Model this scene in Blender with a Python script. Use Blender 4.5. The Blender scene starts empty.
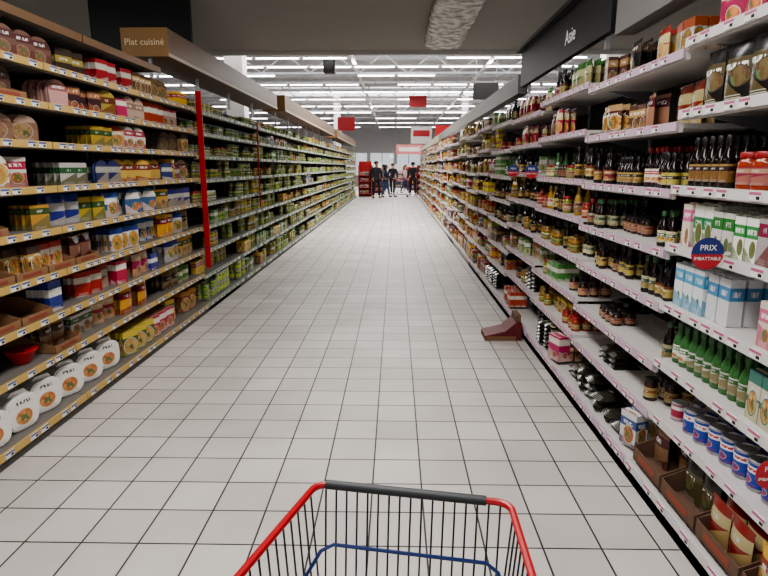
import bpy, math, random
import numpy as np
from mathutils import Vector, Matrix, Euler
random.seed(23)
R=random.random
scene=bpy.context.scene
COL=scene.collection
def link(o):
    COL.objects.link(o); return o

# ------------------------------------------------------------------ materials
def c4(c): return (c[0],c[1],c[2],1.0)
def srgb(r,g,b):
    def f(v):
        v/=255.0
        return v/12.92 if v<=0.04045 else ((v+0.055)/1.055)**2.4
    return (f(r),f(g),f(b))
MATS={}
def mat(name,col,rough=0.5,metal=0.0,emit=None,noise=0.0,nscale=8.0,spec=0.5):
    if name in MATS: return MATS[name]
    m=bpy.data.materials.new(name); m.use_nodes=True
    nt=m.node_tree; b=nt.nodes["Principled BSDF"]
    b.inputs["Base Color"].default_value=c4(col)
    b.inputs["Roughness"].default_value=rough
    b.inputs["Metallic"].default_value=metal
    b.inputs["Specular IOR Level"].default_value=spec
    if emit:
        b.inputs["Emission Color"].default_value=c4(col)
        b.inputs["Emission Strength"].default_value=emit
    if noise>0:
        tc=nt.nodes.new("ShaderNodeTexCoord"); n=nt.nodes.new("ShaderNodeTexNoise")
        n.inputs["Scale"].default_value=nscale; n.inputs["Detail"].default_value=6
        nt.links.new(tc.outputs["Object"],n.inputs["Vector"])
        mx=nt.nodes.new("ShaderNodeMix"); mx.data_type='RGBA'
        mx.inputs[6].default_value=c4([v*(1-noise) for v in col])
        mx.inputs[7].default_value=c4([min(1,v*(1+noise)) for v in col])
        nt.links.new(n.outputs["Fac"],mx.inputs[0])
        nt.links.new(mx.outputs[2],b.inputs["Base Color"])
    MATS[name]=m; return m

def art(name,base,band,f1,f2,r=0.3,cy=0.36,asp=1.0,plate=(0.55,0.52,0.47),text=(0.75,0.74,0.7),rough=0.4,v0=0.66,v1=0.92,fixed=False,hue=0.07,keep=0.42,fd=0.9):
    if name in MATS: return MATS[name]
    m=bpy.data.materials.new(name); m.use_nodes=True
    nt=m.node_tree; N=nt.nodes; L=nt.links; bs=N["Principled BSDF"]
    bs.inputs["Roughness"].default_value=rough
    def M(op,a,b=None):
        n=N.new("ShaderNodeMath"); n.operation=op
        for i,v in enumerate((a,b)):
            if v is None: continue
            if isinstance(v,(int,float)): n.inputs[i].default_value=v
            else: L.new(v,n.inputs[i])
        return n.outputs[0]
    def MX(f,a,b):
        n=N.new("ShaderNodeMix"); n.data_type='RGBA'
        L.new(f,n.inputs[0])
        for i,v in ((6,a),(7,b)):
            if isinstance(v,tuple): n.inputs[i].default_value=c4(v)
            else: L.new(v,n.inputs[i])
        return n.outputs[2]
    oi=N.new("ShaderNodeObjectInfo"); so=N.new("ShaderNodeSeparateColor"); L.new(oi.outputs["Color"],so.inputs[0])
    ge=N.new("ShaderNodeNewGeometry"); isl=ge.outputs["Random Per Island"]
    r1=M('FRACT',M('ADD',so.outputs[0],isl)); r2=M('FRACT',M('MULTIPLY',r1,7.31)); r3=M('FRACT',M('MULTIPLY',r1,13.77)); r4=M('FRACT',M('MULTIPLY',r1,29.13))
    tc=N.new("ShaderNodeTexCoord"); sp=N.new("ShaderNodeSeparateXYZ"); L.new(tc.outputs["UV"],sp.inputs[0])
    u=M('FRACT',sp.outputs[0]); v=sp.outputs[1]
    inner=M('GREATER_THAN',u,0.012)
    du=M('SUBTRACT',u,0.5 if fixed else M('ADD',0.3,M('MULTIPLY',r2,0.42))); dv=M('MULTIPLY',M('SUBTRACT',v,cy if fixed else M('ADD',cy-.1,M('MULTIPLY',r3,.2))),asp if fixed else M('ADD',.8,M('MULTIPLY',r4,.9)))
    d=M('SQRT',M('ADD',M('MULTIPLY',du,du),M('MULTIPLY',dv,dv)))
    if fixed: rr=r
    else: rr=M('MULTIPLY',M('GREATER_THAN',r4,keep),M('ADD',r*.7,M('MULTIPLY',r3,r*.9)))
    pm=M('LESS_THAN',d,rr); fm=M('LESS_THAN',d,M('MULTIPLY',rr,fd))
    vo=N.new("ShaderNodeTexVoronoi"); vo.inputs["Scale"].default_value=10; L.new(tc.outputs["UV"],vo.inputs["Vector"])
    sv=N.new("ShaderNodeSeparateXYZ"); L.new(vo.outputs["Color"],sv.inputs[0])
    food=MX(sv.outputs[0],f1,f2)
    food=MX(M('GREATER_THAN',sv.outputs[1],0.92),food,(0.12,0.16,0.06))
    mp=N.new("ShaderNodeMapping"); mp.inputs["Scale"].default_value=(15,6,1); L.new(tc.outputs["UV"],mp.inputs[0])
    cx=N.new("ShaderNodeCombineXYZ"); L.new(M('MULTIPLY',r1,90.0),cx.inputs[0]); L.new(M('MULTIPLY',r2,40.0),cx.inputs[1]); L.new(cx.outputs[0],mp.inputs["Location"])
    no=N.new("ShaderNodeTexNoise"); no.inputs["Scale"].default_value=1.0; no.inputs["Detail"].default_value=1; L.new(mp.outputs[0],no.inputs["Vector"])
    sh=0.0 if fixed else M('MULTIPLY',r3,-0.22)
    vv=M('SUBTRACT',v,sh)
    bm=M('MULTIPLY',M('GREATER_THAN',vv,v0),M('LESS_THAN',vv,v1))
    wv=M('MULTIPLY',M('ADD',r2,.4),.3)
    tm=M('MULTIPLY',M('MULTIPLY',M('GREATER_THAN',vv,v0+0.08),M('LESS_THAN',vv,v1-0.08)),M('LESS_THAN',M('ABSOLUTE',M('SUBTRACT',u,.5)),wv))
    tm=M('MULTIPLY',tm,M('GREATER_THAN',no.outputs["Fac"],0.49))
    sm=M('MULTIPLY',M('LESS_THAN',M('FRACT',M('MULTIPLY',v,24)),0.4),M('MULTIPLY',M('LESS_THAN',v,0.14),M('LESS_THAN',M('ABSOLUTE',M('SUBTRACT',u,.5)),0.3)))
    bcol=base
    if not fixed:
        dg=M('LESS_THAN',M('ADD',M('MULTIPLY',u,M('SUBTRACT',r2,.5)),v),M('MULTIPLY',r4,.55))
        dg=M('MULTIPLY',dg,inner)
        bcol=MX(M('MULTIPLY',dg,.85),base,tuple(.6*a+.4*b for a,b in zip(band,f2)))
    col=MX(bm,bcol,band); col=MX(tm,col,text); col=MX(M('MULTIPLY',sm,0.5),col,text)
    col=MX(pm,col,plate); col=MX(fm,col,food)
    hs=N.new("ShaderNodeHueSaturation"); L.new(col,hs.inputs["Color"])
    L.new(M('ADD',.5-hue/2,M('MULTIPLY',r3,hue)),hs.inputs["Hue"]); hs.inputs["Saturation"].default_value=0.98
    if fixed: hs.inputs["Value"].default_value=1.0
    else: L.new(M('ADD',.55,M('MULTIPLY',r2,.65)),hs.inputs["Value"])
    L.new(hs.outputs[0],bs.inputs["Base Color"])
    MATS[name]=m; return m

# ------------------------------------------------------------------ mesh builder
class MB:
    def __init__(s): s.v=[]; s.f=[]; s.uv=[]; s.m=[]
    def face(s,idx,mi=0,uv=None):
        s.f.append(tuple(idx)); s.m.append(mi); s.uv.append(uv if uv else [(0.005,0.3)]*len(idx))
    def box(s,c,d,mi=0,art='',bot=None):
        x,y,z=c; a,b,h=d[0]/2,d[1]/2,d[2]/2; n=len(s.v)
        for dz in(-h,h):
            for dx,dy in((-a,-b),(a,-b),(a,b),(-a,b)): s.v.append((x+dx,y+dy,z+dz))
        Q=[(0,0),(1,0),(1,1),(0,1)]
        Q=[(p*0.998+0.001,q*0.998+0.001) for p,q in Q]
        s.face((n,n+1,n+5,n+4),mi,Q if 'f' in art else None)
        s.face((n+1,n+2,n+6,n+5),mi,Q if 's' in art else None)
        s.face((n+2,n+3,n+7,n+6),mi,Q if 'f' in art else None)
        s.face((n+3,n,n+4,n+7),mi,Q if 's' in art else None)
        s.face((n+4,n+5,n+6,n+7),mi,Q if 't' in art else None)
        s.face((n+3,n+2,n+1,n),mi)
    def prism(s,out,y0,y1,mi=0,mf=None,artf=True):
        n=len(s.v); k=len(out); xs=[p[0] for p in out]; zs=[p[1] for p in out]
        X0,X1,Z0,Z1=min(xs),max(xs),min(zs),max(zs)
        for y in(y0,y1):
            for p in out: s.v.append((p[0],y,p[1]))
        uv=[((p[0]-X0)/(X1-X0)*.998+.001,(p[1]-Z0)/(Z1-Z0)*.998+.001) for p in out]
        s.face(range(n,n+k),mi if mf is None else mf,uv if artf else None)
        s.face(range(n+2*k-1,n+k-1,-1),mi if mf is None else mf,uv[::-1] if artf else None)
        for i in range(k):
            j=(i+1)%k; s.face((n+j,n+i,n+k+i,n+k+j),mi)
    def lathe(s,prof,seg,mi=0,c=(0,0,0),capb=True,capt=True,art=False):
        n=len(s.v); k=len(prof); z0=prof[0][1]; z1=prof[-1][1]
        for r,z in prof:
            for i in range(seg):
                a=2*math.pi*i/seg; s.v.append((c[0]+r*math.cos(a),c[1]+r*math.sin(a),c[2]+z))
        for j in range(k-1):
            va=(prof[j][1]-z0)/(z1-z0+1e-9); vb=(prof[j+1][1]-z0)/(z1-z0+1e-9)
            for i in range(seg):
                i2=(i+1)%seg; ua=i/seg*2; ub=(i+1)/seg*2-0.001
                uv=[(ua,va),(ub,va),(ub,vb),(ua,vb)] if art else None
                s.face((n+j*seg+i,n+j*seg+i2,n+(j+1)*seg+i2,n+(j+1)*seg+i),mi,uv)
        if capb: s.face(range(n+seg-1,n-1,-1),mi)
        if capt: s.face(range(n+(k-1)*seg,n+k*seg),mi)
    def tube(s,pts,r,seg=6,mi=0,closed=False):
        P=[Vector(p) for p in pts]; n0=len(s.v); K=len(P); up=None
        for i in range(K):
            if closed: t=(P[(i+1)%K]-P[i-1]).normalized()
            else: t=(P[min(i+1,K-1)]-P[max(i-1,0)]).normalized()
            if up is None:
                up=Vector((0,0,1)) if abs(t.z)<.9 else Vector((1,0,0))
            a=(up-t*up.dot(t)).normalized(); b=t.cross(a); up=a
            for q in range(seg):
                w=2*math.pi*q/seg; s.v.append(tuple(P[i]+a*math.cos(w)*r+b*math.sin(w)*r))
        for i in range(K if closed else K-1):
            i2=(i+1)%K
            for q in range(seg):
                q2=(q+1)%seg; s.face((n0+i*seg+q,n0+i*seg+q2,n0+i2*seg+q2,n0+i2*seg+q),mi)
        if not closed:
            s.face(range(n0+seg-1,n0-1,-1),mi); s.face(range(n0+(K-1)*seg,n0+K*seg),mi)
    def add(s,o,mofs=0):
        n=len(s.v); s.v+=o.v
        s.f+=[tuple(i+n for i in f) for f in o.f]; s.uv+=o.uv; s.m+=[i+mofs for i in o.m]
    def mesh(s,name,mats,smooth=False,bevel=0):
        me=bpy.data.meshes.new(name); me.from_pydata(s.v,[],s.f)
        ul=me.uv_layers.new(name="UVMap")
        flat=[c for u in s.uv for p in u for c in p]
        ul.data.foreach_set("uv",flat)
        me.polygons.foreach_set("material_index",s.m)
        for m in mats: me.materials.append(m)
        if smooth:
            me.polygons.foreach_set("use_smooth",[True]*len(me.polygons))
            try: me.set_sharp_from_angle(angle=math.radians(42))
            except Exception: pass
        if bevel>0:
            import bmesh
            b=bmesh.new(); b.from_mesh(me)
            es=[e for e in b.edges if len(e.link_faces)==2 and e.calc_face_angle(0)>0.6]
            bmesh.ops.bevel(b,geom=es,offset=bevel,segments=1,affect='EDGES')
            b.to_mesh(me); b.free()
        me.update(); return me
def obj(name,me,parent=None,loc=(0,0,0),rot=(0,0,0),label=None,cat=None,group=None,kind=None):
    o=bpy.data.objects.new(name,me); o.location=loc; o.rotation_euler=rot
    if parent: o.parent=parent
    if label: o["label"]=label
    if cat: o["category"]=cat
    if group: o["group"]=group
    if kind: o["kind"]=kind
    return link(o)
def single(name,mb,mats,**k):
    sm=k.pop('smooth',False); bv=k.pop('bevel',0)
    return obj(name,mb.mesh(name,mats,sm,bv),**k)
def text_mesh(txt,size,m,depth=0.001,align='CENTER'):
    cu=bpy.data.curves.new("lettering",'FONT'); cu.body=txt; cu.size=size; cu.extrude=depth
    cu.align_x=align; cu.align_y='CENTER'; cu.resolution_u=3
    o=bpy.data.objects.new("tmp",cu); link(o)
    bpy.context.view_layer.update()
    me=bpy.data.meshes.new_from_object(o.evaluated_get(bpy.context.evaluated_depsgraph_get()))
    bpy.data.objects.remove(o); me.name="lettering"; me.materials.clear(); me.materials.append(m); return me

# ------------------------------------------------------------------ base materials
WHITE=mat("white_enamel",srgb(215,213,210),0.45,noise=0.04)
SHELFW=mat("shelf_white",srgb(205,200,196),0.4,noise=0.05)
SHELFG=mat("shelf_grey",srgb(112,107,102),0.5,noise=0.05)
BACKP=mat("back_panel_dark",srgb(56,52,49),0.6,noise=0.1)
BACKR=mat("back_panel_charcoal",srgb(45,43,42),0.6,noise=0.1)
BLACK=mat("black_board",srgb(20,20,21),0.5,noise=0.1)
REDP=mat("red_paint",srgb(176,24,30),0.35)
CARD=mat("brown_cardboard",srgb(140,104,74),0.8,noise=0.12,nscale=25)
CARDD=mat("dark_cardboard",srgb(104,78,62),0.8,noise=0.15,nscale=25)
WOOD=mat("canopy_brown",srgb(112,84,58),0.45,noise=0.12,nscale=3)
GOLD=mat("canopy_sign_tan",srgb(140,106,62),0.45,noise=0.05)
CREAM=mat("canopy_cream",srgb(190,176,158),0.5,noise=0.05)
STEEL=mat("galvanised_steel",srgb(170,170,172),0.35,0.8,noise=0.05)
WTEXT=mat("white_lettering",(0.85,0.85,0.83),0.5)
TAGW=mat("tag_white",srgb(225,222,218),0.5)
TAGB=mat("tag_blue",srgb(80,94,140),0.5)
TAGP=mat("tag_pink",srgb(180,100,130),0.5)
RAILY=mat("rail_mustard",srgb(190,158,92),0.45)
RAILG=mat("rail_pale_green",srgb(136,158,128),0.45)
RAILP=mat("rail_lilac",srgb(190,166,182),0.45)
RAILW=mat("rail_white",srgb(205,202,200),0.4)

# ------------------------------------------------------------------ shell
def struct(name,mb,mats,**k): return single(name,mb,mats,kind="structure",**k)
fm=bpy.data.materials.new("floor_tiles"); fm.use_nodes=True
nt=fm.node_tree; b=nt.nodes["Principled BSDF"]
tc=nt.nodes.new("ShaderNodeTexCoord"); mp=nt.nodes.new("ShaderNodeMapping"); mp.inputs["Location"].default_value=(0.11,0.05,0)
nt.links.new(tc.outputs["Object"],mp.inputs[0])
br=nt.nodes.new("ShaderNodeTexBrick"); br.offset=0.0; br.squash=1.0
br.inputs["Color1"].default_value=c4(srgb(208,202,196)); br.inputs["Color2"].default_value=c4(srgb(192,186,180))
br.inputs["Mortar"].default_value=c4(srgb(44,41,40)); br.inputs["Scale"].default_value=1.0
br.inputs["Mortar Size"].default_value=0.0044; br.inputs["Mortar Smooth"].default_value=0.1
br.inputs["Brick Width"].default_value=0.25; br.inputs["Row Height"].default_value=0.25
nt.links.new(mp.outputs[0],br.inputs["Vector"])
no=nt.nodes.new("ShaderNodeTexNoise"); no.inputs["Scale"].default_value=1.3; no.inputs["Detail"].default_value=8
nt.links.new(tc.outputs["Object"],no.inputs["Vector"])
rp=nt.nodes.new("ShaderNodeValToRGB"); rp.color_ramp.elements[0].color=(0.84,0.83,0.82,1); rp.color_ramp.elements[0].position=.35
rp.color_ramp.elements[1].color=(1,1,1,1); rp.color_ramp.elements[1].position=.65
nt.links.new(no.outputs["Fac"],rp.inputs[0])
mx=nt.nodes.new("ShaderNodeMix"); mx.data_type='RGBA'; mx.blend_type='MULTIPLY'; mx.inputs[0].default_value=1
nt.links.new(br.outputs["Color"],mx.inputs[6]); nt.links.new(rp.outputs[0],mx.inputs[7])
nt.links.new(mx.outputs[2],b.inputs["Base Color"]); b.inputs["Roughness"].default_value=0.52
bp=nt.nodes.new("ShaderNodeBump"); bp.inputs["Strength"].default_value=0.3; bp.inputs["Distance"].default_value=0.002; bp.invert=True
nt.links.new(br.outputs["Fac"],bp.inputs["Height"]); nt.links.new(bp.outputs[0],b.inputs["Normal"])
m=MB(); m.box((0,29,-0.05),(30,66,0.1)); struct("floor",m,[fm])
CEILD=mat("low_ceiling_grey",srgb(150,146,140),0.8,noise=0.06,nscale=1.5)
m=MB(); m.box((0,3.15,3.6),(30,14.3,0.2)); struct("ceiling",m,[CEILD])
m=MB(); m.box((0,10.36,4.9),(30,0.12,2.8)); struct("trim_1",m,[CEILD])
m=MB(); m.box((0,10.27,3.47),(30,0.06,0.06)); struct("trim_2",m,[mat("trim_light",srgb(200,198,194),0.5)])
HC=mat("high_ceiling_sheet",srgb(205,205,206),0.7,noise=0.08,nscale=0.8)
m=MB(); m.box((0,36.2,6.35),(30,51.8,0.1))
for i in range(24): m.box((0,11.4+i*2.15,6.22),(30,0.09,0.16))
struct("ceiling",m,[HC])
WL=mat("hall_wall",srgb(215,213,212),0.8,noise=0.06,nscale=0.7)
m=MB(); m.box((0,62.1,3.2),(30,0.2,6.4)); struct("wall_back",m,[WL])
m=MB(); m.box((-14.9,29,3.2),(0.2,66,6.4)); struct("wall_left",m,[WL])
m=MB(); m.box((14.9,29,3.2),(0.2,66,6.4)); struct("wall_right",m,[WL])

dm=bpy.data.materials.new("foil_insulation"); dm.use_nodes=True
nt=dm.node_tree; b=nt.nodes["Principled BSDF"]; b.inputs["Roughness"].default_value=0.6; b.inputs["Metallic"].default_value=0.1
tc=nt.nodes.new("ShaderNodeTexCoord"); no=nt.nodes.new("ShaderNodeTexNoise"); no.inputs["Scale"].default_value=9; no.inputs["Detail"].default_value=8
nt.links.new(tc.outputs["Object"],no.inputs["Vector"])
rp=nt.nodes.new("ShaderNodeValToRGB"); rp.color_ramp.elements[0].color=c4(srgb(140,137,132)); rp.color_ramp.elements[0].position=.35
rp.color_ramp.elements[1].color=c4(srgb(240,238,234)); rp.color_ramp.elements[1].position=.6
nt.links.new(no.outputs["Fac"],rp.inputs[0]); nt.links.new(rp.outputs[0],b.inputs["Base Color"])
bp=nt.nodes.new("ShaderNodeBump"); bp.inputs["Strength"].default_value=0.7; bp.inputs["Distance"].default_value=0.03
nt.links.new(no.outputs["Fac"],bp.inputs["Height"]); nt.links.new(bp.outputs[0],b.inputs["Normal"])
m=MB(); seg=20; Kn=60
for i in range(Kn):
    y=2+i*(7.2/(Kn-1))
    for q in range(seg):
        w=2*math.pi*q/seg; cx,sx=math.cos(w),math.sin(w)
        m.v.append((0.70+0.275*math.copysign(abs(cx)**.7,cx)+.014*math.sin(i*2.3+q),y,3.405+0.088*math.copysign(abs(sx)**.6,sx)*(1-.06*math.sin(i*1.9+q)**2)))
for i in range(Kn-1):
    for q in range(seg):
        q2=(q+1)%seg; m.face((i*seg+q,(i+1)*seg+q,(i+1)*seg+q2,i*seg+q2))
m.face(range(seg-1,-1,-1)); m.face(range((Kn-1)*seg,Kn*seg))
single("air_duct",m,[dm],smooth=True,label="silver crumpled foil-wrapped duct under the grey ceiling",cat="air duct")

# ------------------------------------------------------------------ hall roof: trusses, lights
TR=mat("truss_white",srgb(215,216,218),0.5,noise=0.03)
def truss_mesh():
    m=MB(); W=14.5
    for z in(5.35,6.1): m.box((0,0,z),(2*W,0.07,0.07))
    n=29; st=2*W/n
    for i in range(n):
        x0=-W+i*st; a=(x0,0,5.35 if i%2 else 6.1); bq=(x0+st,0,6.1 if i%2 else 5.35)
        m.tube([a,bq],0.028,4)
    return m.mesh("roof_truss",[TR])
tm=truss_mesh()
for i in range(9):
    obj("roof_truss",tm,loc=(0,14+i*5.4,0),label="white steel lattice truss under the hall roof",cat="roof truss",group="steel roof trusses")
EM=mat("tube_glow",(1.0,0.99,0.98),0.4,emit=7.0)
FIX=mat("fixture_white",srgb(225,225,224),0.4)
mh=MB(); mh.box((0,0,0.05),(1.48,0.14,0.05)); mh=mh.mesh("fixture_housing",[FIX])
mt=MB(); mt.tube([(-.7,0,0),(.7,0,0)],0.022,6); mt=mt.mesh("fluorescent_tube",[EM])
ysl=[19.8,21.5,23.5,26,28.5,31.5,35,39,43.5,48,53]
for y in ysl:
    for i in range(16):
        if R()<.2: continue
        x=-11.6+i*1.55
        o=obj("ceiling_light",mh,loc=(x,y,5.05),label="long white fluorescent batten hung in a row under the roof",cat="ceiling light",group="fluorescent battens in rows")
        obj("fluorescent_tube",mt,parent=o)
m2=MB(); m2.box((0,36,5.30),(0.12,50,0.05))
for x in(-7,-1.5,3.4,8):
    o=single("cable_tray",m2,[WHITE],loc=(x,0,0),label="thin metal cable tray running below the roof",cat="cable tray",group="cable trays")

# ------------------------------------------------------------------ shelving
def make_rail(L,mrail,tagm,tags):
    m=MB(); m.box((0,0,0),(0.012,L-0.01,0.042),0)
    if tags:
        n=int(L/0.16)
        for i in range(n):
            if (i*7)%5==3: continue
            m.box((0.008,-L/2+0.1+i*0.16,0),(0.004,0.07,0.034),1+(i%3==1))
    return m.mesh("price_rail",[mrail,TAGW,tagm])
tagmesh={}
def tag_mesh(k,tm2):
    if k not in tagmesh:
        m=MB(); m.box((0.008,0,0),(0.004,0.07,0.034),0); m.box((0.0105,0,0.010),(0.001,0.07,0.011),1); m.box((0.0105,0.018,-0.006),(0.001,0.02,0.012),2)
        tagmesh[k]=m.mesh("price_tag",[TAGW,tm2,BLACK])
    return tagmesh[k]
unit_cache={}
def shelving(side,y0,L,levels,style,near):
    x=-2.1 if side=='L' else 1.22
    rot=0 if side=='L' else math.pi
    fr=-0.04 if side=='L' else -0.10
    dp=0.44
    key=(side,style,near,tuple(levels))
    mrail,tagm,shm,bk={'mustard':(RAILY,TAGB,SHELFG,BACKP),'green':(RAILG,TAGB,SHELFG,BACKP),'lilac':(RAILP,TAGP,SHELFW,BACKR),'white':(RAILW,TAGP,SHELFW,BACKR)}[style]
    if key not in unit_cache:
        d={}
        m=MB(); m.box((-0.56,0,1.2),(0.04,L-0.004,2.4)); d['back_panel']=m.mesh("back_panel",[bk])
        m=MB(); m.box((-0.27,0,0.05),(0.54,L-0.004,0.09)); m.box((-0.012,0,0.045),(0.024,L-0.004,0.085)); d['base']=m.mesh("base",[shm])
        m=MB(); m.box((-0.555,0,1.2),(0.06,0.035,2.4)); d['upright']=m.mesh("upright",[STEEL])
        m=MB(); m.box((fr-dp/2,0,-0.012),(dp,L-0.006,0.022)); m.box((fr-0.01,0,-0.022),(0.018,L-0.006,0.04)); d['shelf']=m.mesh("shelf",[shm])
        m=MB(); m.prism([(-0.5,-0.012),(-0.5,-0.1),(-0.2,-0.02)],-0.008,0.008); d['bracket']=m.mesh("bracket",[STEEL])
        d['rail']=make_rail(L,mrail,tagm,not near)
        unit_cache[key]=d
    d=unit_cache[key]
    lab={'mustard':"grey metal gondola shelving bay with mustard price rails",'green':"metal gondola shelving bay with pale green price rails",'lilac':"white gondola shelving bay with lilac price rails",'white':"white metal gondola shelving bay with white price rails"}[style]
    e=obj("shelving_unit",None,loc=(x,y0+L/2,0),rot=(0,0,rot),label=lab,cat="shelving",group="gondola shelving bays along the aisle")
    e.empty_display_size=0.2
    obj("back_panel",d['back_panel'],e); obj("base",d['base'],e); obj("upright",d['upright'],e,loc=(0,-L/2+0.02,0))
    rb=obj("price_rail",d['rail'],e,loc=(0.008,0,levels[0]-0.025))
    allr=[rb]
    for z in levels[1:]:
        s=obj("shelf",d['shelf'],e,loc=(0,0,z))
        if near:
            obj("bracket",d['bracket'],s,loc=(0,-L/2+0.03,0)); 
        r=obj("price_rail",d['rail'],s if near else e,loc=(fr+0.008,0,(0 if near else z)-0.014))
        allr.append(r)
    if near:
        tmh=tag_mesh(style,tagm)
        for r in allr:
            yy=-L/2+0.06+R()*0.05
            while yy<L/2-0.05:
                obj("price_tag",tmh,r,loc=(0,yy,0)); yy+=random.choice((0.1,0.14,0.18,0.22))
LL=[0.10,0.43,0.69,0.95,1.22,1.48,1.745,1.98,2.21]
LF=[0.10,0.40,0.67,0.94,1.20,1.46,1.72,1.97,2.20]
LR=[0.12,0.38,0.66,0.95,1.24,1.51,1.85,2.16]
LR2=[0.12,0.36,0.62,0.93,1.20,1.49,1.80,2.12]
LR3=[0.12,0.40,0.70,0.97,1.26,1.54,1.82,2.10]
def lvR(k): return (LR,LR2,LR,LR3,LR2)[k%5]
BL=1.33
# ------------------------------------------------------------------ product designs
K={}
def ring(prof,seg,art=False,capb=True,capt=True):
    m=MB(); m.lathe(prof,seg,0,art=art,capb=capb,capt=capt); return m
def variant(kind,parts_fn,dims,label,smooth=False,bevel=0,mats=None):
    K.setdefault(kind,[]).append(dict(fn=parts_fn,dims=dims,label=label,smooth=smooth,bevel=bevel,c={}))
    return len(K[kind])-1
def domed(w,h,frac=0.45,n=9):
    out=[(-w/2*0.94,0),(w/2*0.94,0),(w/2,h*(1-frac))]
    for i in range(1,n):
        a=math.pi*i/n; out.append((w/2*math.cos(a),h*(1-frac)+h*frac*math.sin(a)))
    out.append((-w/2,h*(1-frac))); return out
def superell(w,h,p=3.0,n=20):
    o=[]
    for i in range(n):
        a=2*math.pi*i/n; cx=math.cos(a); sx=math.sin(a)
        o.append((w/2*math.copysign(abs(cx)**(2/p),cx),h/2+h/2*math.copysign(abs(sx)**(2/p),sx)))
    return o
S=srgb
def rmp(A,E):
    def f(seg):
        m=MB(); m.prism(domed(0.165,0.19),-0.018,0.018,0); 
        e=MB(); e.tube([(x*1.01,0,z*1.01) for x,z in domed(0.165,0.19)],0.004,4,closed=True)
        return [("sleeve",m,A),("rim",e,E)]
    return f
for nm,base,band,f1,f2,lab in [
 ("rm_beige",S(182,152,128),S(116,68,58),S(186,142,96),S(150,106,72),"beige dome-topped ready meal pack with plate of food"),
 ("rm_brown",S(120,88,66),S(90,46,38),S(166,120,80),S(120,80,54),"brown dome-topped ready meal pack with printed dish"),
 ("rm_pink",S(192,154,140),S(150,96,86),S(186,142,106),S(160,110,80),"pinkish dome-topped ready meal pack"),
 ("rm_white",S(208,200,188),S(156,46,44),S(196,154,100),S(166,104,64),"off-white dome-topped ready meal pack with dish photo"),
 ("rm_red",S(136,32,32),S(194,170,140),S(194,146,90),S(160,96,56),"dark red dome-topped ready meal pack"),
 ("rm_yellow",S(206,164,84),S(130,46,38),S(190,120,66),S(160,80,46),"yellow dome-topped ready meal pack with red lettering"),
 ("rm_blue",S(54,80,124),S(206,200,190),S(190,150,96),S(160,96,56),"blue dome-topped ready meal pack with white lettering")]:
    variant("ready_meal_pack",rmp(art(nm,base,band,f1,f2,r=0.3,cy=0.34,keep=.5,plate=tuple(.6*v+.2 for v in base)),mat(nm+"_rim",tuple(v*.85 for v in base),.6)),(0.165,0.045,0.19),lab)
def box_fn(w,d,h,A,artf='fst'):
    def f(seg):
        m=MB(); m.box((0,0,h/2),(w,d,h),0,artf)
        t=MB(); t.box((0,-d*0.1,h+0.0008),(w*0.96,d*0.25,0.0016))
        return [("carton",m,A),("closing_flap",t,A)]
    return f
for nm,base,band,f1,f2,lab in [
 ("mc_blue",S(40,74,136),S(218,214,208),S(200,154,84),S(176,104,54),"blue and white boxed ready meal"),
 ("mc_orange",S(202,126,48),S(150,42,34),S(212,180,110),S(170,90,44),"orange boxed ready meal with dish photo"),
 ("mc_white",S(218,213,204),S(60,112,62),S(202,154,74),S(146,70,38),"white boxed ready meal with green band"),
 ("mc_dark",S(64,40,36),S(160,126,66),S(186,130,74),S(124,56,34),"dark brown boxed ready meal with gold band"),
 ("mc_red",S(172,32,34),S(218,208,192),S(212,166,86),S(170,96,50),"red boxed ready meal with white lettering"),
 ("mc_yellow",S(218,180,70),S(74,104,50),S(202,116,60),S(196,174,114),"yellow boxed ready meal with green lettering"),
 ("mc_green",S(94,132,58),S(214,210,190),S(190,160,80),S(144,110,52),"green boxed ready meal with white lettering")]:
    variant("meal_carton",box_fn(0.13,0.045,0.175,art(nm,base,band,f1,f2,r=0.34,cy=0.34)),(0.13,0.045,0.178),lab)
def tub(A,Wm,Bm):
    def f(seg):
        m=MB(); m.prism(superell(0.17,0.155,3.2),-0.05,0.05,0,artf=False)
        a=MB(); a.prism([(x*0.9,0.0775+(z-0.0775)*0.9) for x,z in superell(0.17,0.155,3.2)],-0.054,-0.0502,0)
        t=MB(); t.prism([(-0.05,0.1548),(0.05,0.1548),(0.035,0.172),(-0.035,0.172)],-0.03,0.03,artf=False)
        return [("tub_body",m,Wm),("front_label",a,A),("lid_tab",t,Bm)]
    return f
TW=mat("tub_white",S(222,219,214),0.4)
variant("meal_tub",tub(art("tub_a",S(222,218,212),S(218,214,208),S(206,150,90),S(170,90,50),r=0.31,cy=0.36,asp=1.15,text=S(60,60,60),v0=.7,v1=.96,fixed=True,hue=.02,plate=S(216,206,190)),TW,TW),(0.17,0.11,0.172),"white rounded pasta tub with food photo on the front")
variant("meal_tub",tub(art("tub_b",S(214,210,204),S(204,140,126),S(200,164,100),S(160,110,70),r=0.30,cy=0.34,asp=1.15,v0=.74,v1=.95,fixed=True,hue=.02,plate=S(216,206,190)),TW,TW),(0.17,0.11,0.172),"white rounded meal tub with red band and food photo")
def can(A,r=0.037,h=0.108,Lm=None):
    def f(seg):
        b=ring([(r*.95,0),(r,0.003),(r,0.006),(r*.975,0.009),(r*.975,h-.009),(r,h-.006),(r,h-.002),(r*.93,h),(r*.9,h-.004)],seg)
        l=ring([(r*.99,0.012),(r*.99,h-0.012)],seg,art=True,capb=False,capt=False)
        return [("can_body",b,STEEL),("can_label",l,A)]
    return f
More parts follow.
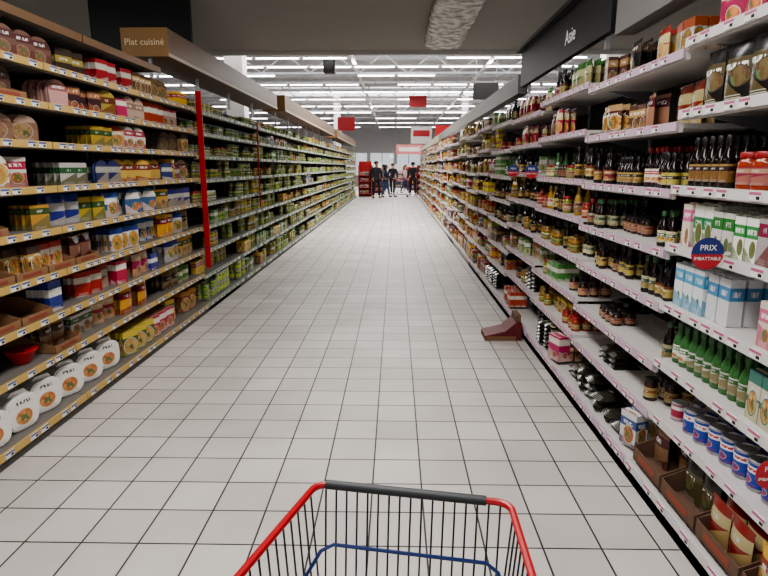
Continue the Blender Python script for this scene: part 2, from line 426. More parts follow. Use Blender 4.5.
for nm,base,band,f1,f2,lab in [
 ("can_green",S(80,122,52),S(212,200,104),S(110,144,60),S(84,116,44),"green labelled tin of vegetables"),
 ("can_lime",S(168,190,66),S(66,106,42),S(180,194,76),S(120,144,48),"lime green labelled vegetable tin"),
 ("can_white",S(210,206,190),S(66,118,60),S(150,170,80),S(96,120,50),"white and green labelled tin"),
 ("can_yellow",S(216,188,62),S(58,114,56),S(220,192,70),S(196,156,54),"yellow labelled tin of sweetcorn"),
 ("can_brown",S(106,78,58),S(176,150,108),S(144,100,66),S(100,66,46),"brown labelled vegetable tin"),
 ("can_blue",S(26,60,150),S(218,218,220),S(24,50,130),S(196,44,44),"blue and white labelled tin"),
 ("can_red",S(160,34,36),S(220,214,206),S(190,90,56),S(170,64,46),"red and white labelled tin")]:
    fx=nm=="can_blue"
    variant("food_can",can(art(nm,base,band,f1,f2,r=0.16 if fx else 0.24,cy=0.3,rough=.35,fixed=fx,hue=.0 if fx else .05,v0=.6 if fx else .66,v1=.88 if fx else .92,text=S(180,40,44) if fx else (0.75,0.74,0.7))),(0.078,0.078,0.108),lab,smooth=True)
def jar(A,G,Lid,r=0.036,h=0.12):
    def f(seg):
        b=ring([(r*.9,0),(r,0.006),(r,h*.68),(r*.94,h*.76),(r*.78,h*.82),(r*.78,h*.86)],seg)
        l=ring([(r*1.012,h*.15),(r*1.012,h*.6)],seg,art=True,capb=False,capt=False)
        c=ring([(r*.86,h*.84),(r*.88,h*.86),(r*.88,h*.98),(r*.82,h)],seg)
        return [("jar_glass",b,G),("jar_label",l,A),("jar_lid",c,Lid)]
    return f
GOLDL=mat("lid_gold",S(160,134,84),0.3,0.6); REDL=mat("lid_red",S(150,32,34),0.35); GRNL=mat("lid_green",S(56,94,60),0.4); WHL=mat("lid_white",S(210,208,203),0.4); BLKL=mat("lid_black",S(24,22,22),0.35)
for nm,g,base,band,lid,lab in [
 ("j_orange",S(150,54,28),S(170,60,46),S(220,190,140),REDL,"jar of red-orange sauce with red lid"),
 ("j_green",S(90,106,42),S(200,194,172),S(70,110,50),GRNL,"jar of green vegetables with green lid"),
 ("j_amber",S(156,108,42),S(70,98,52),S(214,194,104),GOLDL,"amber glass jar with gold lid"),
 ("j_pale",S(176,172,118),S(62,104,60),S(212,208,190),WHL,"jar of pale beans with white lid"),
 ("j_dark",S(56,30,22),S(170,140,94),S(140,40,34),BLKL,"dark sauce jar with black lid"),
 ("j_olive",S(126,130,48),S(210,200,146),S(150,60,44),REDL,"jar of olive green vegetables with red lid")]:
    variant("glass_jar",jar(art(nm+"_l",base,band,g,base,r=0.2,cy=0.3),mat(nm+"_g",g,0.12),lid),(0.074,0.074,0.12),lab,smooth=True)
def bottle(A,G,Lid,r=0.029,h=0.215):
    def f(seg):
        b=ring([(r*.9,0),(r,0.006),(r,h*.52),(r*.86,h*.62),(r*.48,h*.74),(r*.42,h*.8),(r*.42,h*.88)],seg)
        l=ring([(r*1.015,h*.12),(r*1.015,h*.46)],seg,art=True,capb=False,capt=False)
        c=ring([(r*.5,h*.86),(r*.52,h*.87),(r*.52,h*.98),(r*.44,h)],seg)
        return [("bottle_glass",b,G),("bottle_label",l,A),("bottle_cap",c,Lid)]
    return f
for nm,g,base,band,lid,lab in [
 ("b_soy",S(26,14,10),S(186,160,80),S(60,34,30),BLKL,"dark soy sauce bottle with yellow label and black cap"),
 ("b_soyg",S(24,14,12),S(190,178,144),S(50,80,56),GRNL,"small dark soy sauce bottle with green cap"),
 ("b_black",S(20,12,12),S(120,40,34),S(190,164,104),BLKL,"black sauce bottle with red and gold label"),
 ("b_green",S(56,104,54),S(222,220,212),S(60,120,60),GRNL,"green sauce bottle with white label"),
 ("b_chili",S(150,42,26),S(190,156,70),S(140,36,34),WHL,"red chilli sauce bottle with yellow label"),
 ("b_oil",S(160,126,46),S(206,196,170),S(140,64,40),GOLDL,"golden oil bottle with cream label"),
 ("b_red",S(30,16,12),S(206,200,184),S(150,40,40),REDL,"dark sauce bottle with cream label and red cap")]:
    variant("sauce_bottle",bottle(art(nm+"_l",base,band,S(150,60,30),S(200,160,60),r=0.2,cy=0.3),mat(nm+"_g",g,0.1),lid),(0.062,0.062,0.215),lab,smooth=True)
def dcart(A,w=0.075,d=0.055,h=0.185):
    def f(seg):
        m=MB(); m.box((0,0,h/2),(w,d,h),0,'fs')
        t=MB(); t.prism([(-w/2*.98,h),(w/2*.98,h),(w/2*.7,h+.008),(-w/2*.7,h+.008)],-d*.12,d*.12)
        return [("carton_body",m,A),("folded_top",t,A)]
    return f
for nm,base,band,f1,f2,lab in [
 ("dc_green",S(216,214,206),S(50,128,70),S(74,130,66),S(120,80,50),"white carton with green band and fruit picture"),
 ("dc_red",S(214,208,202),S(166,38,46),S(180,64,54),S(80,120,64),"white carton with red band"),
 ("dc_blue",S(216,218,220),S(80,130,180),S(130,170,204),S(90,130,170),"white and light blue carton"),
 ("dc_teal",S(66,124,108),S(210,202,186),S(180,90,64),S(210,190,120),"teal carton with picture of a dish"),
 ("dc_pink",S(202,194,176),S(190,100,120),S(100,144,70),S(170,70,64),"cream carton with pink band and green leaves")]:
    variant("coconut_milk_carton",dcart(art(nm,base,band,f1,f2,r=0.28,cy=0.32,v0=.62,v1=.9,keep=.1,plate=tuple(v*.9 for v in base))),(0.078,0.058,0.193),lab)
def pouch(A,w=0.15,d=0.05,h=0.2):
    def f(seg):
        m=MB(); nx,nz=6,7
        for sgn in(-1,1):
            n=len(m.v)
            for j in range(nz+1):
                for i in range(nx+1):
                    u=i/nx; v=j/nz
                    t=(math.sin(math.pi*u)**.5)*min(1,((1-v)*3.2))*min(1,.55+v*2)
                    if v>0.9: t=0.02
                    m.v.append(((u-.5)*w*(1-.05*math.sin(math.pi*v)),sgn*d/2*t,v*h))
            for j in range(nz):
                for i in range(nx):
                    a=n+j*(nx+1)+i; q=(a,a+1,a+nx+2,a+nx+1)
                    uv=[((i)/nx*.998+.001,j/nz*.99),((i+1)/nx*.998,j/nz*.99),((i+1)/nx*.998,(j+1)/nz*.99),(i/nx*.998+.001,(j+1)/nz*.99)]
                    if sgn>0: q=q[::-1]; uv=uv[::-1]
                    m.face(q,0,uv)
        t=MB(); t.box((0,0,h*.975),(w,0.003,h*.05))
        return [("pouch_film",m,A),("crimped_seal",t,A)]
    return f
for nm,base,band,f1,f2,lab in [
 ("p_yellow",S(222,170,50),S(150,42,34),S(220,190,120),S(190,120,50),"yellow crisp bag with red band"),
 ("p_black",S(28,25,25),S(80,64,44),S(90,54,42),S(110,90,64),"black foil food pouch with gold lettering"),
 ("p_red",S(156,32,34),S(210,190,140),S(190,116,56),S(210,166,84),"red food pouch with cream lettering"),
 ("p_blue",S(46,82,144),S(208,208,208),S(196,160,100),S(146,100,60),"blue food pouch with white lettering"),
 ("p_tan",S(152,120,86),S(80,36,32),S(190,136,74),S(116,70,42),"tan food pouch with dish photo"),
 ("p_white",S(214,208,198),S(164,42,52),S(190,140,74),S(146,90,50),"white food pouch with red lettering"),
 ("p_green",S(90,132,62),S(216,206,160),S(190,150,70),S(150,90,46),"green food pouch with cream lettering")]:
    variant("food_pouch",pouch(art(nm,base,band,f1,f2,r=0.3 if nm!="p_black" else .2,cy=0.36,rough=.25,plate=(0.5,0.47,0.42) if nm!="p_black" else (0.05,0.04,0.035))),(0.15,0.05,0.2),lab,smooth=True)
def flatpack(A,w=0.13,d=0.17,h=0.035):
    def f(seg):
        m=MB(); nx,ny=5,6; n=0
        for j in range(ny+1):
            for i in range(nx+1):
                u=i/nx;v=j/ny; t=(math.sin(math.pi*u)*math.sin(math.pi*v))**.4
                m.v.append(((u-.5)*w,(v-.5)*d,h*.15+h*.85*t))
        for j in range(ny):
            for i in range(nx):
                a=j*(nx+1)+i
                m.face((a,a+1,a+nx+2,a+nx+1),0,[(i/nx*.998,j/ny),((i+1)/nx*.998,j/ny),((i+1)/nx*.998,(j+1)/ny),(i/nx*.998,(j+1)/ny)])
        bb=MB(); bb.box((0,0,h*.1),(w*.98,d*.98,h*.18))
        return [("wrapper",m,A),("wrapper_base",bb,A)]
    return f
for nm,base,band,f1,f2,lab in [
 ("n_black",S(24,22,22),S(50,50,48),S(110,60,44),S(90,80,60),"black noodle pack lying flat"),
 ("n_blackg",S(28,30,28),S(50,66,46),S(130,116,70),S(80,50,36),"black and green noodle pack lying flat"),
 ("n_red",S(126,32,34),S(200,190,176),S(180,136,80),S(144,64,46),"red noodle pack lying flat"),
 ("n_blue",S(46,62,104),S(200,196,190),S(180,136,80),S(144,64,46),"blue flat meal pack lying down")]:
    variant("noodle_pack",flatpack(art(nm,base,band,f1,f2,r=0.22,cy=0.36,rough=.22,keep=.6)),(0.135,0.175,0.036),lab,smooth=True)
for nm,base,band,f1,f2,lab in [
 ("sc_yellow",S(224,190,52),S(172,46,40),S(212,190,114),S(192,120,46),"small yellow carton with red lettering"),
 ("sc_red",S(174,34,38),S(218,206,192),S(190,140,74),S(146,70,44),"small red carton with white lettering"),
 ("sc_green",S(84,140,68),S(214,210,192),S(180,180,84),S(120,140,60),"small green carton with white lettering"),
 ("sc_white",S(214,209,204),S(64,84,142),S(190,144,84),S(146,80,50),"small white carton with blue band"),
 ("sc_pink",S(196,88,110),S(220,210,204),S(206,166,114),S(176,94,74),"small pink carton with white lettering"),
 ("sc_brown",S(84,58,46),S(170,140,84),S(160,110,66),S(100,60,44),"small brown carton with gold lettering"),
 ("sc_blue",S(52,84,148),S(214,212,210),S(196,156,84),S(146,90,50),"small blue carton with white lettering")]:
    variant("grocery_carton",box_fn(0.095,0.06,0.15,art(nm,base,band,f1,f2,r=0.3,cy=0.35)),(0.095,0.06,0.153),lab)
def tray(Cm,w=0.30,d=0.34,h=0.11,fh=0.045):
    def f(seg):
        m=MB(); t=0.004
        m.box((0,0,t/2+0.0005),(w,d,t))
        m.box((0,d/2-t/2,h/2+.002),(w,t,h))
        for sx in(-1,1):
            n=len(m.v); x0=sx*(w/2-t); x1=sx*w/2
            out=[(-d/2,0.001),(d/2,0.001),(d/2,h),(d*0.1,h),(-d/2,fh)]
            for x in(x0,x1):
                for y,z in out: m.v.append((x,y,z))
            k=len(out); A=list(range(n,n+k)); B=list(range(n+k,n+2*k))
            m.face(A[::-1] if sx>0 else A); m.face(B if sx>0 else B[::-1])
            for i in range(k):
                j=(i+1)%k; m.face((A[i],A[j],B[j],B[i]) if sx>0 else (A[j],A[i],B[i],B[j]))
        m.box((0,-d/2+t/2,fh/2+.001),(w,t,fh))
        l=MB(); l.box((0,-d/2-0.0006,fh/2),(w*.6,0.001,fh*.45))
        return [("tray_body",m,Cm),("tray_print",l,mat("tray_print_red",S(140,70,52),.7))]
    return f
variant("display_tray",tray(CARD),(0.31,0.34,0.11),"open brown cardboard display tray on the shelf")
variant("display_tray",tray(CARDD,0.30,0.36,0.16,0.07),(0.31,0.36,0.16),"dark brown cardboard display tray with cut-away front")

PL={k:[] for k in K}
def place(kind,vi,x,y,z,rz,s=(1,1,1),rn=None): PL[kind].append((vi,x,y,z,rz,s,R() if rn is None else rn))
def front(side,base=False):
    if side=='L': return -2.1-(0.0 if base else 0.04)
    return 1.22+(0.0 if base else 0.10)
def fill(side,ya,yb,z,specs,rows=2,maxh=0.2,full=0.96,inset=0.025,jit=0.05,turn=0.0,run=(2,6),stack=True,base=False,sc=1.0):
    sg=-1 if side=='L' else 1
    rz0=math.pi/2 if side=='L' else -math.pi/2
    y=ya+0.02; left=0
    while True:
        if left<=0:
            kind,vi=random.choice(specs)
            left=random.randint(*run); w,d,h=K[kind][vi]['dims']
            w*=sc; d*=sc; h*=sc
            hs=min(maxh/h,0.82+R()*0.30)
            tr=turn*(.4+R()); pit=(w*math.cos(tr)+d*abs(math.sin(tr)))*1.025
            if turn==0: pit=w*1.03
            nst=1
            if stack and kind in('food_can','noodle_pack','grocery_carton') : nst=max(1,int(maxh/(h*hs)))
            nr=max(1,min(rows,int(0.40/(d*1.1))))
            skip=0 if (R()<.91 or full>=1) else 1
            gone=random.choice((0,0,0,1)) if full<1 else 0
            rn=R(); dep=R()*.03
            if full<1 and R()<.35: y+=R()*.06
        if y+pit>yb-0.01: break
        left-=1
        yc=y+pit/2; y+=pit
        if skip or R()>full: continue
        dj=(R()-.3)*.02 if full<1 else 0
        for r in range(nr):
            if r<gone and nr>1: continue
            if r==0 and full<1 and nr>2 and R()<.18: continue
            for st in range(nst if (nst==1 or R()>.25) else nst-1):
                x=front(side,base)+sg*(inset+dep+dj+d/2+r*d*1.12)
                place(kind,vi,x,yc,z+0.0005+st*h*hs*1.004,rz0+tr+(R()-.5)*jit,(sc,sc,hs*sc),rn)
def mix(kind,*v): return [(kind,i) for i in v]

nL=int(round((31.7-2.31)/BL))
for i in range(nL):
    y0=2.31+i*BL; near=y0<6.2
    shelving('L',y0,BL,LL if near else LF,'mustard' if near else 'green',y0<7.6)
yend=2.31+nL*BL
nR=int(round((31.7-1.47)/BL))
for i in range(nR):
    y0=1.47+i*BL
    shelving('R',y0,BL,lvR(i),'lilac' if i in(1,2,3,5,8) else 'white',y0<7.6)
yendR=1.47+nR*BL

# ---- left near fill
ys0,ys1=2.85,6.3
tL=-0.3
MR="ready_meal_pack"; MC="meal_carton"; FP="food_pouch"; GC="grocery_carton"
SB="sauce_bottle"; GJ="glass_jar"; CM="coconut_milk_carton"; NP="noodle_pack"; FC="food_can"
def trays(side,ya,yb,z,vi,specs,base=False,rows=3,p=.8,maxh=.19,turn=0.0):
    sg=-1 if side=='L' else 1; rz0=math.pi/2 if side=='L' else -math.pi/2
    y=ya+.02; w,d,h=K["display_tray"][vi]['dims']; w0=w-.01
    while y+w<yb:
        x=front(side,base)+sg*(0.02+d/2); place("display_tray",vi,x,y+w/2,z+.0005,rz0)
        kind,v2=random.choice(specs); kw,kd,kh=K[kind][v2]['dims']; rn=R()
        if R()<p:
            inw=w0-.02
            n=max(1,int(inw/(kw*.84))); sx=min(1,inw/n/kw*.98); start=random.choice((0,0,1,1,2))
            if p>=1: start=random.choice((0,0,1))
            for r in range(start,rows):
                for q in range(n):
                    if R()<.1: continue
                    yy=y+w/2+(q-(n-1)/2)*inw/n
                    xx=front(side,base)+sg*(0.035+kd/2+r*kd*1.12+.01)
                    if abs(xx-front(side,base))+kd/2>d+.01: continue
                    place(kind,v2,xx,yy,z+.007,rz0+(R()-.5)*.05,(sx,1,min(1,maxh/kh)*(.92+R()*.08)),rn)
        y+=w+.006
fill('L',ys0,ys1,LL[8],mix(MR,1,4,0,6)+mix(MC,3,1,3,4)+mix(GC,5,0,1),rows=2,maxh=0.17,turn=tL,full=.85,run=(1,4))
trays('L',ys0,3.8,LL[7],0,mix(MR,1,0,4),rows=6,maxh=.185,p=1,turn=tL)
fill('L',3.8,ys1,LL[7],mix(MR,0,1,2,4,5)+mix(MC,3,1,4),rows=4,maxh=0.185,turn=tL,jit=.2,run=(1,3),full=.92)
fill('L',ys0,4.2,LL[6],mix(MR,2,0,0,2),rows=5,maxh=0.19,turn=tL,jit=.2,run=(2,4),full=.95)
fill('L',4.2,ys1,LL[6],mix(MR,2,1,0,3,4)+mix(MC,5,3,4,0),rows=4,maxh=0.19,turn=tL,jit=.2,run=(1,3),full=.93)
fill('L',ys0,ys1,LL[5],mix(MR,3,0,2,5,6)+mix(MC,0,4,1,2)+mix(FP,4,0,5),rows=4,maxh=0.2,turn=tL,jit=.25,run=(1,3),full=.92)
trays('L',ys0,3.4,LL[4],0,mix(FP,4,5)+mix(MR,3),rows=6,p=1,turn=tL)
fill('L',3.4,ys1,LL[4],mix(MC,0,2,2,4,5,0)+mix(FP,5,4,3,2)+mix(MR,3,6),rows=3,maxh=0.2,turn=tL,jit=.25,run=(1,3),full=.92)
trays('L',ys0,4.2,LL[3],0,mix(FP,4,2,0)+mix(MC,3,4),rows=6,p=.85,turn=tL)
fill('L',4.2,ys1,LL[3],mix(MC,0,4,3,5,1,4)+mix(FP,3,2,4,0,5),rows=3,maxh=0.2,turn=tL,jit=.25,run=(1,3),full=.92)
trays('L',ys0,3.5,LL[2],0,mix(NP,2,3)+mix(FP,2,3),rows=5,p=1)
fill('L',3.5,ys1,LL[2],mix(MC,4,3,0,4,0,5)+mix(FP,2,3,2,0),rows=3,maxh=0.2,turn=tL,jit=.3,run=(1,3),full=.9)
trays('L',3.45,3.8,LL[1],0,mix(FP,5,4),rows=5,p=1)
fill('L',3.8,ys1,LL[1],mix(MC,5,2,0,1,0,4)+mix(FP,3,0,4,6,2),rows=3,maxh=0.21,turn=tL,jit=.2,run=(1,3),full=.95)
fill('L',2.7,4.35,LL[0],[("meal_tub",0),("meal_tub",0),("meal_tub",1)],rows=3,maxh=0.24,turn=-.3,jit=.1,base=True,inset=.04,full=1,sc=1.3)
fill('L',4.35,ys1,LL[0],mix(MC,2,5,6,1,2,4,0),rows=4,maxh=0.25,turn=tL,base=True,inset=.04,sc=1.2,run=(1,3))
# ---- left far fill
for li,z in enumerate(LF):
    nxt=(LF[li+1] if li+1<len(LF) else 2.42)-z-.045
    y=6.3
    while y<yend-.2:
        L=BL*random.choice((1,1,2)) if y>9.5 else BL; yb=min(y+L,yend)
        t=R()
        if y<10.5 and li<4: sp=mix(FC,1,3,1,3)+mix(GC,0,2)
        elif t<.5: sp=mix(FC,0,1,2,3,0,1)
        elif t<.85: sp=mix(GJ,1,3,2,1,5,2)
        else: sp=mix(GC,2,0,3,5)+mix(FC,0,2)
        fill('L',y,yb,z,sp,rows=2 if y<14 else 1,maxh=max(.11,nxt),run=(2,7),jit=.3,full=.9,base=(li==0),sc=1.0 if y<14 else 1.25,inset=.015)
        y=yb
# ---- right near
fill('R',1.9,2.3,LR[7],mix(FP,1,1),rows=2,maxh=.2,jit=.5,full=.9); fill('R',2.3,2.8,LR[7],mix(FP,3,1,2),rows=2,maxh=.2,jit=.6,full=.9,run=(1,2))
fill('R',1.8,2.15,LR[6],[(FP,0)],rows=2,maxh=.28,sc=1.35,full=1); fill('R',2.2,2.8,LR[6],mix(FP,1,1),rows=3,maxh=.24,sc=1.1,full=1,jit=.3)
fill('R',1.8,2.1,LR[5],[(GJ,0)],rows=4,maxh=.17,sc=1.3,full=1); fill('R',2.17,2.42,LR[5],[(GJ,0)],rows=4,maxh=.17,sc=1.3,full=1); fill('R',2.44,2.8,LR[5],[(SB,0)],rows=5,maxh=.22,sc=1.0,full=1)
fill('R',1.75,2.8,LR[4],mix(CM,0,1,4,0),rows=4,maxh=.2,run=(1,3),full=1)
fill('R',1.75,2.16,LR[3],mix(CM,4,0),rows=4,maxh=.2,full=1,run=(1,3)); fill('R',2.3,2.8,LR[3],[(CM,2)],rows=4,maxh=.21,full=1,sc=1.1)
fill('R',1.6,2.12,LR[2],mix(CM,3,3),rows=4,maxh=.2,full=1); fill('R',2.14,2.8,LR[2],[(SB,3)],rows=5,maxh=.21,full=1,sc=1.05)
fill('R',1.6,2.62,LR[1],[(FC,5)],rows=4,maxh=.14,full=1,sc=1.2,stack=False,jit=.6); fill('R',2.62,2.8,LR[1],[(FC,6)],rows=3,maxh=.12,full=1,stack=False)
trays('R',1.5,2.78,LR[0],1,mix(FP,0,4,1,2,5),base=True,rows=6,p=1,maxh=.2)
a,b2=2.82,4.13
fill('R',a,b2,LR2[7],mix(FP,3,1,2)+mix(GC,5,6,1),rows=3,maxh=.19,run=(1,3),jit=.5,full=.9)
fill('R',a,b2,LR2[6],mix(GC,5,5,1)+mix(FP,1,1,4,2),rows=3,maxh=.22,run=(1,3),jit=.5,full=.9)
fill('R',a,b2,LR2[5],mix(SB,0,6,2,0),rows=5,maxh=.24,full=.97,run=(2,5),sc=.95)
fill('R',a,b2,LR2[4],mix(SB,1,0,2,6)+mix(GJ,4),rows=5,maxh=.22,run=(2,5),sc=.95,full=.93)
fill('R',a,b2,LR2[3],mix(SB,1,2,0)+mix(GJ,4),rows=4,maxh=.2,run=(2,4),full=.78,sc=.9)
place(SB,1,1.40,2.84,LR2[2]+.0005,-1.5,(1.1,1.1,1))
place(SB,1,1.6,3.2,LR2[2]+.0005,-1.4)
fill('R',3.5,b2,LR2[2],mix(NP,0,1)+mix(GJ,4),rows=2,maxh=.08,full=.7)
fill('R',2.85,3.4,LR2[1],mix(GJ,4,4)+mix(FC,6),rows=3,maxh=.13,full=.8); fill('R',3.4,b2,LR2[1],mix(NP,0,1)+mix(GJ,4),rows=2,maxh=.12)
place(GC,3,1.30,2.93,LR2[0]+.0005,-1.25,(1.25,1.3,1.25)); place(GC,3,1.44,2.96,LR2[0]+.0005,-1.4,(1.25,1.3,1.25))
fill('R',3.02,b2+.1,LR2[0],mix(NP,0,1,0,0),rows=2,maxh=.14,base=True,run=(1,3),jit=.6,inset=.03,sc=1.2)
for k in range(2,nR):
    y0=1.47+k*BL; y1=y0+BL; lv=lvR(k)
    for li,z in enumerate(lv):
        nxt=(lv[li+1] if li+1<len(lv) else 2.42)-z-.045
        if k<5:
            sp=[mix(NP,0,1,0)+mix(GC,5,1),mix(GJ,4,0,2)+mix(NP,0)+mix(GC,0),mix(GJ,4,5)+mix(GC,1,5,2),mix(SB,1,0,2)+mix(GJ,2),mix(SB,0,2,5)+mix(GJ,0,5),mix(GJ,4,5)+mix(SB,0,2,3)+mix(GC,2),mix(FP,1,2,4,0,6)+mix(GJ,0),mix(FP,1,2,6)+mix(SB,4,2)][li]
        elif k<10:
            sp=random.choice([mix(FP,6,2,4,5,0,0),mix(GC,0,1,5,3,2,0),mix(GJ,0,5,2,3),mix(SB,4,5,5)+mix(GC,0)])
        else:
            sp=random.choice([mix(FP,0,0,2,5,6),mix(GC,0,0,1,4,3,6,2,0),mix(GJ,0,2,3),mix(GC,0,2,4,0)])
        fill('R',y0,y1,z,sp,rows=3 if k<5 else (2 if k<9 else 1),maxh=max(.1,nxt),run=(1,4),jit=.3,full=.9,base=(li==0),sc=1.0 if k<9 else 1.25,inset=.012)
place(GC,1,1.29,4.35,0.121,-1.3,(1.6,1.6,1.3))

# ------------------------------------------------------------------ realise products
def vmesh(kind,vi,seg):
    V=K[kind][vi]; key=seg
    if key not in V['c']:
        parts=V['fn'](seg)
        mats=[p[2] for p in parts]
        full=MB()
        for i,p in enumerate(parts): full.add(p[1],i)
        sm=V['smooth']
        V['c'][key]=dict(full=full,mats=mats,fullme=full.mesh(kind,mats,sm),parts=[(p[0],p[1].mesh(p[0],[p[2]],sm)) for p in parts])
    return V['c'][key]
grp={"ready_meal_pack":"dome-topped ready meal packs on the shelves","meal_carton":"boxed ready meals on the shelves","meal_tub":"white pasta tubs on the bottom shelf","food_can":"tins on the shelves","glass_jar":"jars on the shelves","sauce_bottle":"sauce bottles on the shelves","coconut_milk_carton":"drink cartons on the shelves","food_pouch":"food pouches on the shelves","noodle_pack":"flat noodle packs on the shelves","grocery_carton":"small cartons on the shelves","display_tray":"cardboard display trays on the shelves"}
cats={"ready_meal_pack":"ready meal","meal_carton":"ready meal","meal_tub":"food tub","food_can":"tin can","glass_jar":"jar","sauce_bottle":"bottle","coconut_milk_carton":"carton","food_pouch":"pouch","noodle_pack":"noodle pack","grocery_carton":"carton","display_tray":"cardboard tray"}
for kind,items in PL.items():
    items.sort(key=lambda t:(t[1]**2+t[2]**2))
    ind=items[:296]; rest=items[296:]
    for n,(vi,x,y,z,rz,s,rn) in enumerate(ind):
        V=K[kind][vi]; C=vmesh(kind,vi,14); rc=(rn,rn,rn,1)
        near=(x*x+y*y)<5.2**2
        if near:
            o=obj(kind,C['parts'][0][1],loc=(x,y,z),rot=(0,0,rz),label=V['label'],cat=cats[kind],group=grp[kind]); o.scale=s; o.color=rc
            for pn,pm in C['parts'][1:]:
                q=obj(pn,pm,o); q.color=rc
        else:
            o=obj(kind,C['fullme'],loc=(x,y,z),rot=(0,0,rz),label=V['label'],cat=cats[kind],group=grp[kind]); o.scale=s; o.color=rc
    if rest:
        AV=[];AF=[];AU=[];AM=[];mats=[];mi0={}
        off=0
        for (vi,x,y,z,rz,s,rn) in rest:
            C=vmesh(kind,vi,8)
            if vi not in mi0: mi0[vi]=len(mats); mats+=C['mats']
            if 'np' not in C: C['np']=np.array(C['full'].v)
            c,sn=math.cos(rz),math.sin(rz); P=C['np']*np.array(s)
            Q=np.empty_like(P); Q[:,0]=x+P[:,0]*c-P[:,1]*sn; Q[:,1]=y+P[:,0]*sn+P[:,1]*c; Q[:,2]=z+P[:,2]
            AV.append(Q); AF+=[tuple(i+off for i in f) for f in C['full'].f]; off+=len(Q)
            for u in C['full'].uv:
                for p in u: AU.append(p[0]); AU.append(p[1])
            AM+=[i+mi0[vi] for i in C['full'].m]
        me=bpy.data.meshes.new(kind); me.from_pydata(np.concatenate(AV).tolist(),[],AF)
        ul=me.uv_layers.new(name="UVMap"); ul.data.foreach_set("uv",AU)
        me.polygons.foreach_set("material_index",AM)
        for m_ in mats: me.materials.append(m_)
        obj(kind,me,label="distant rows of mixed "+cats[kind]+"s filling the aisle shelves",cat=cats[kind],group=grp[kind],kind="stuff")
    print(kind,len(items))

# ------------------------------------------------------------------ signs, canopies
def canopy(y0,L,txt,lab,x0=-2.53,x1=-2.1,z0=2.6,z1=2.85,long=WOOD):
    e=obj("shelf_canopy",None,loc=((x0+x1)/2,y0,z0),label=lab,cat="sign canopy")
    w=x1-x0; h=z1-z0
    m=MB(); m.box((0,L/2,h/2),(w,L,h)); m.box((w/2+.004,L/2,h*.06),(0.008,L,h*.12),1); single("canopy_box",m,[long,CREAM],parent=e)
    m=MB(); m.box((0,-0.006,h/2),(w,0.012,h)); pl=single("sign_plate",m,[GOLD],parent=e)
    if txt: obj("lettering",text_mesh(txt,0.082,mat("cream_lettering",S(225,205,170),.5)),pl,loc=(0,-0.0135,h/2),rot=(math.pi/2,0,0))
    m=MB(); m.box((0,0,-(z0-2.38)/2),(0.03,0.03,z0-2.38)); pm=m.mesh("support_post",[STEEL])
    for yy in np.arange(0.1,L,1.3): obj("support_post",pm,e,loc=(0,float(yy),0))
canopy(5.62,5.0,"Plat cuisiné","brown canopy box above shelving with tan lettered end sign")
canopy(11.4,9.0,"","brown canopy box above the jar shelving with tan end sign",z0=2.64,z1=2.93)
canopy(21.5,9.5,"","brown canopy box over the distant shelving",z0=2.64,z1=2.93)
for i in range(2):
    m=MB(); m.box((-2.38,3.45+i*1.34,2.452),(0.5,1.32,0.03)); m.box((-2.125,3.45+i*1.34,2.45),(0.012,1.32,0.05),1)
    for q in(-.6,.6): m.box((-2.6,3.45+i*1.34+q,2.42),(0.03,0.03,0.04))
    single("shelf_top_board",m,[SHELFG,WOOD],label="brown-edged board closing the top of the shelving",cat="top board",group="boards on top of the shelving")
e=obj("aisle_header",None,loc=(1.36,3.95,2.4),label="black header board above the sauce shelving with white word",cat="header sign")
m=MB(); m.box((0.03,1.35,0.23),(0.05,2.7,0.36)); m.box((0.0,1.35,0.42),(0.11,2.72,0.03)); hb=single("header_board",m,[BLACK],parent=e)
obj("lettering",text_mesh("Asie",0.155,WTEXT),e,loc=(0.0,0.88,0.20),rot=(math.pi/2,0,-math.pi/2))
m=MB(); m.box((0.06,0,0.03),(0.03,0.03,0.12)); pm=m.mesh("header_post",[STEEL])
for yy in(.2,1.35,2.5): obj("header_post",pm,e,loc=(0,yy,0))
HG=mat("header_grey",S(112,110,108),.5)
for y0,L in((1.5,2.35),(6.75,12),(19,12.5)):
    m=MB(); m.box((1.42,y0+L/2,2.5),(0.12,L,0.2)); single("shelf_header",m,[HG if y0<18 else CREAM],label="plain grey header strip on top of the shelving",cat="header strip",group="header strips above shelving")
m=MB(); m.box((-2.93,7.05,3.2),(1.16,0.06,0.58)); single("hanging_board",m,[BLACK],label="plain black board hanging from the low ceiling",cat="hanging sign")
def hang(name,x,y,z,w,h,mt,lab,cat,top=6.25,extra=None,txt=None):
    e=obj(name,None,loc=(x,y,z),label=lab,cat=cat)
    m=MB(); m.box((0,0,0),(w,0.05,h)); single("sign_panel",m,[mt],parent=e)
    for sx in(-1,1):
        m=MB(); m.tube([(sx*w*.4,0,h/2),(sx*w*.4,0,top-z)],0.008,5); single("hanging_rod",m,[STEEL],parent=e)
    if extra:
        m=MB(); m.box((0,-0.03,extra[0]),(w*.8,0.01,extra[1])); single("sign_picture",m,[extra[2]],parent=e)
    return e
hang("hanging_sign",2.35,15.8,3.53,0.66,0.42,BLACK,"black rectangular sign hanging above the shelving","hanging sign")
hang("hanging_sign",-2.8,34,4.0,1.0,0.75,REDP,"red rectangular sign hanging above the aisle end","hanging sign")
hang("hanging_sign",1.15,31,4.9,0.9,0.55,REDP,"red rectangular sign hanging from the hall roof","hanging sign")
hang("hanging_sign",3.0,36,3.6,1.2,0.9,REDP,"red panel hanging over the checkout area","hanging sign")
hang("hanging_poster",1.5,34.5,3.4,1.2,0.95,mat("poster_white",S(225,220,216),.5),"white poster with a red picture hanging above the cross aisle","poster",extra=(0.1,0.35,REDP))
hang("hanging_poster",0.9,38,2.7,1.7,0.6,mat("poster_rose",S(205,120,120),.5),"pinkish banner hanging over the checkout area","poster",extra=(0.0,0.25,WHITE))
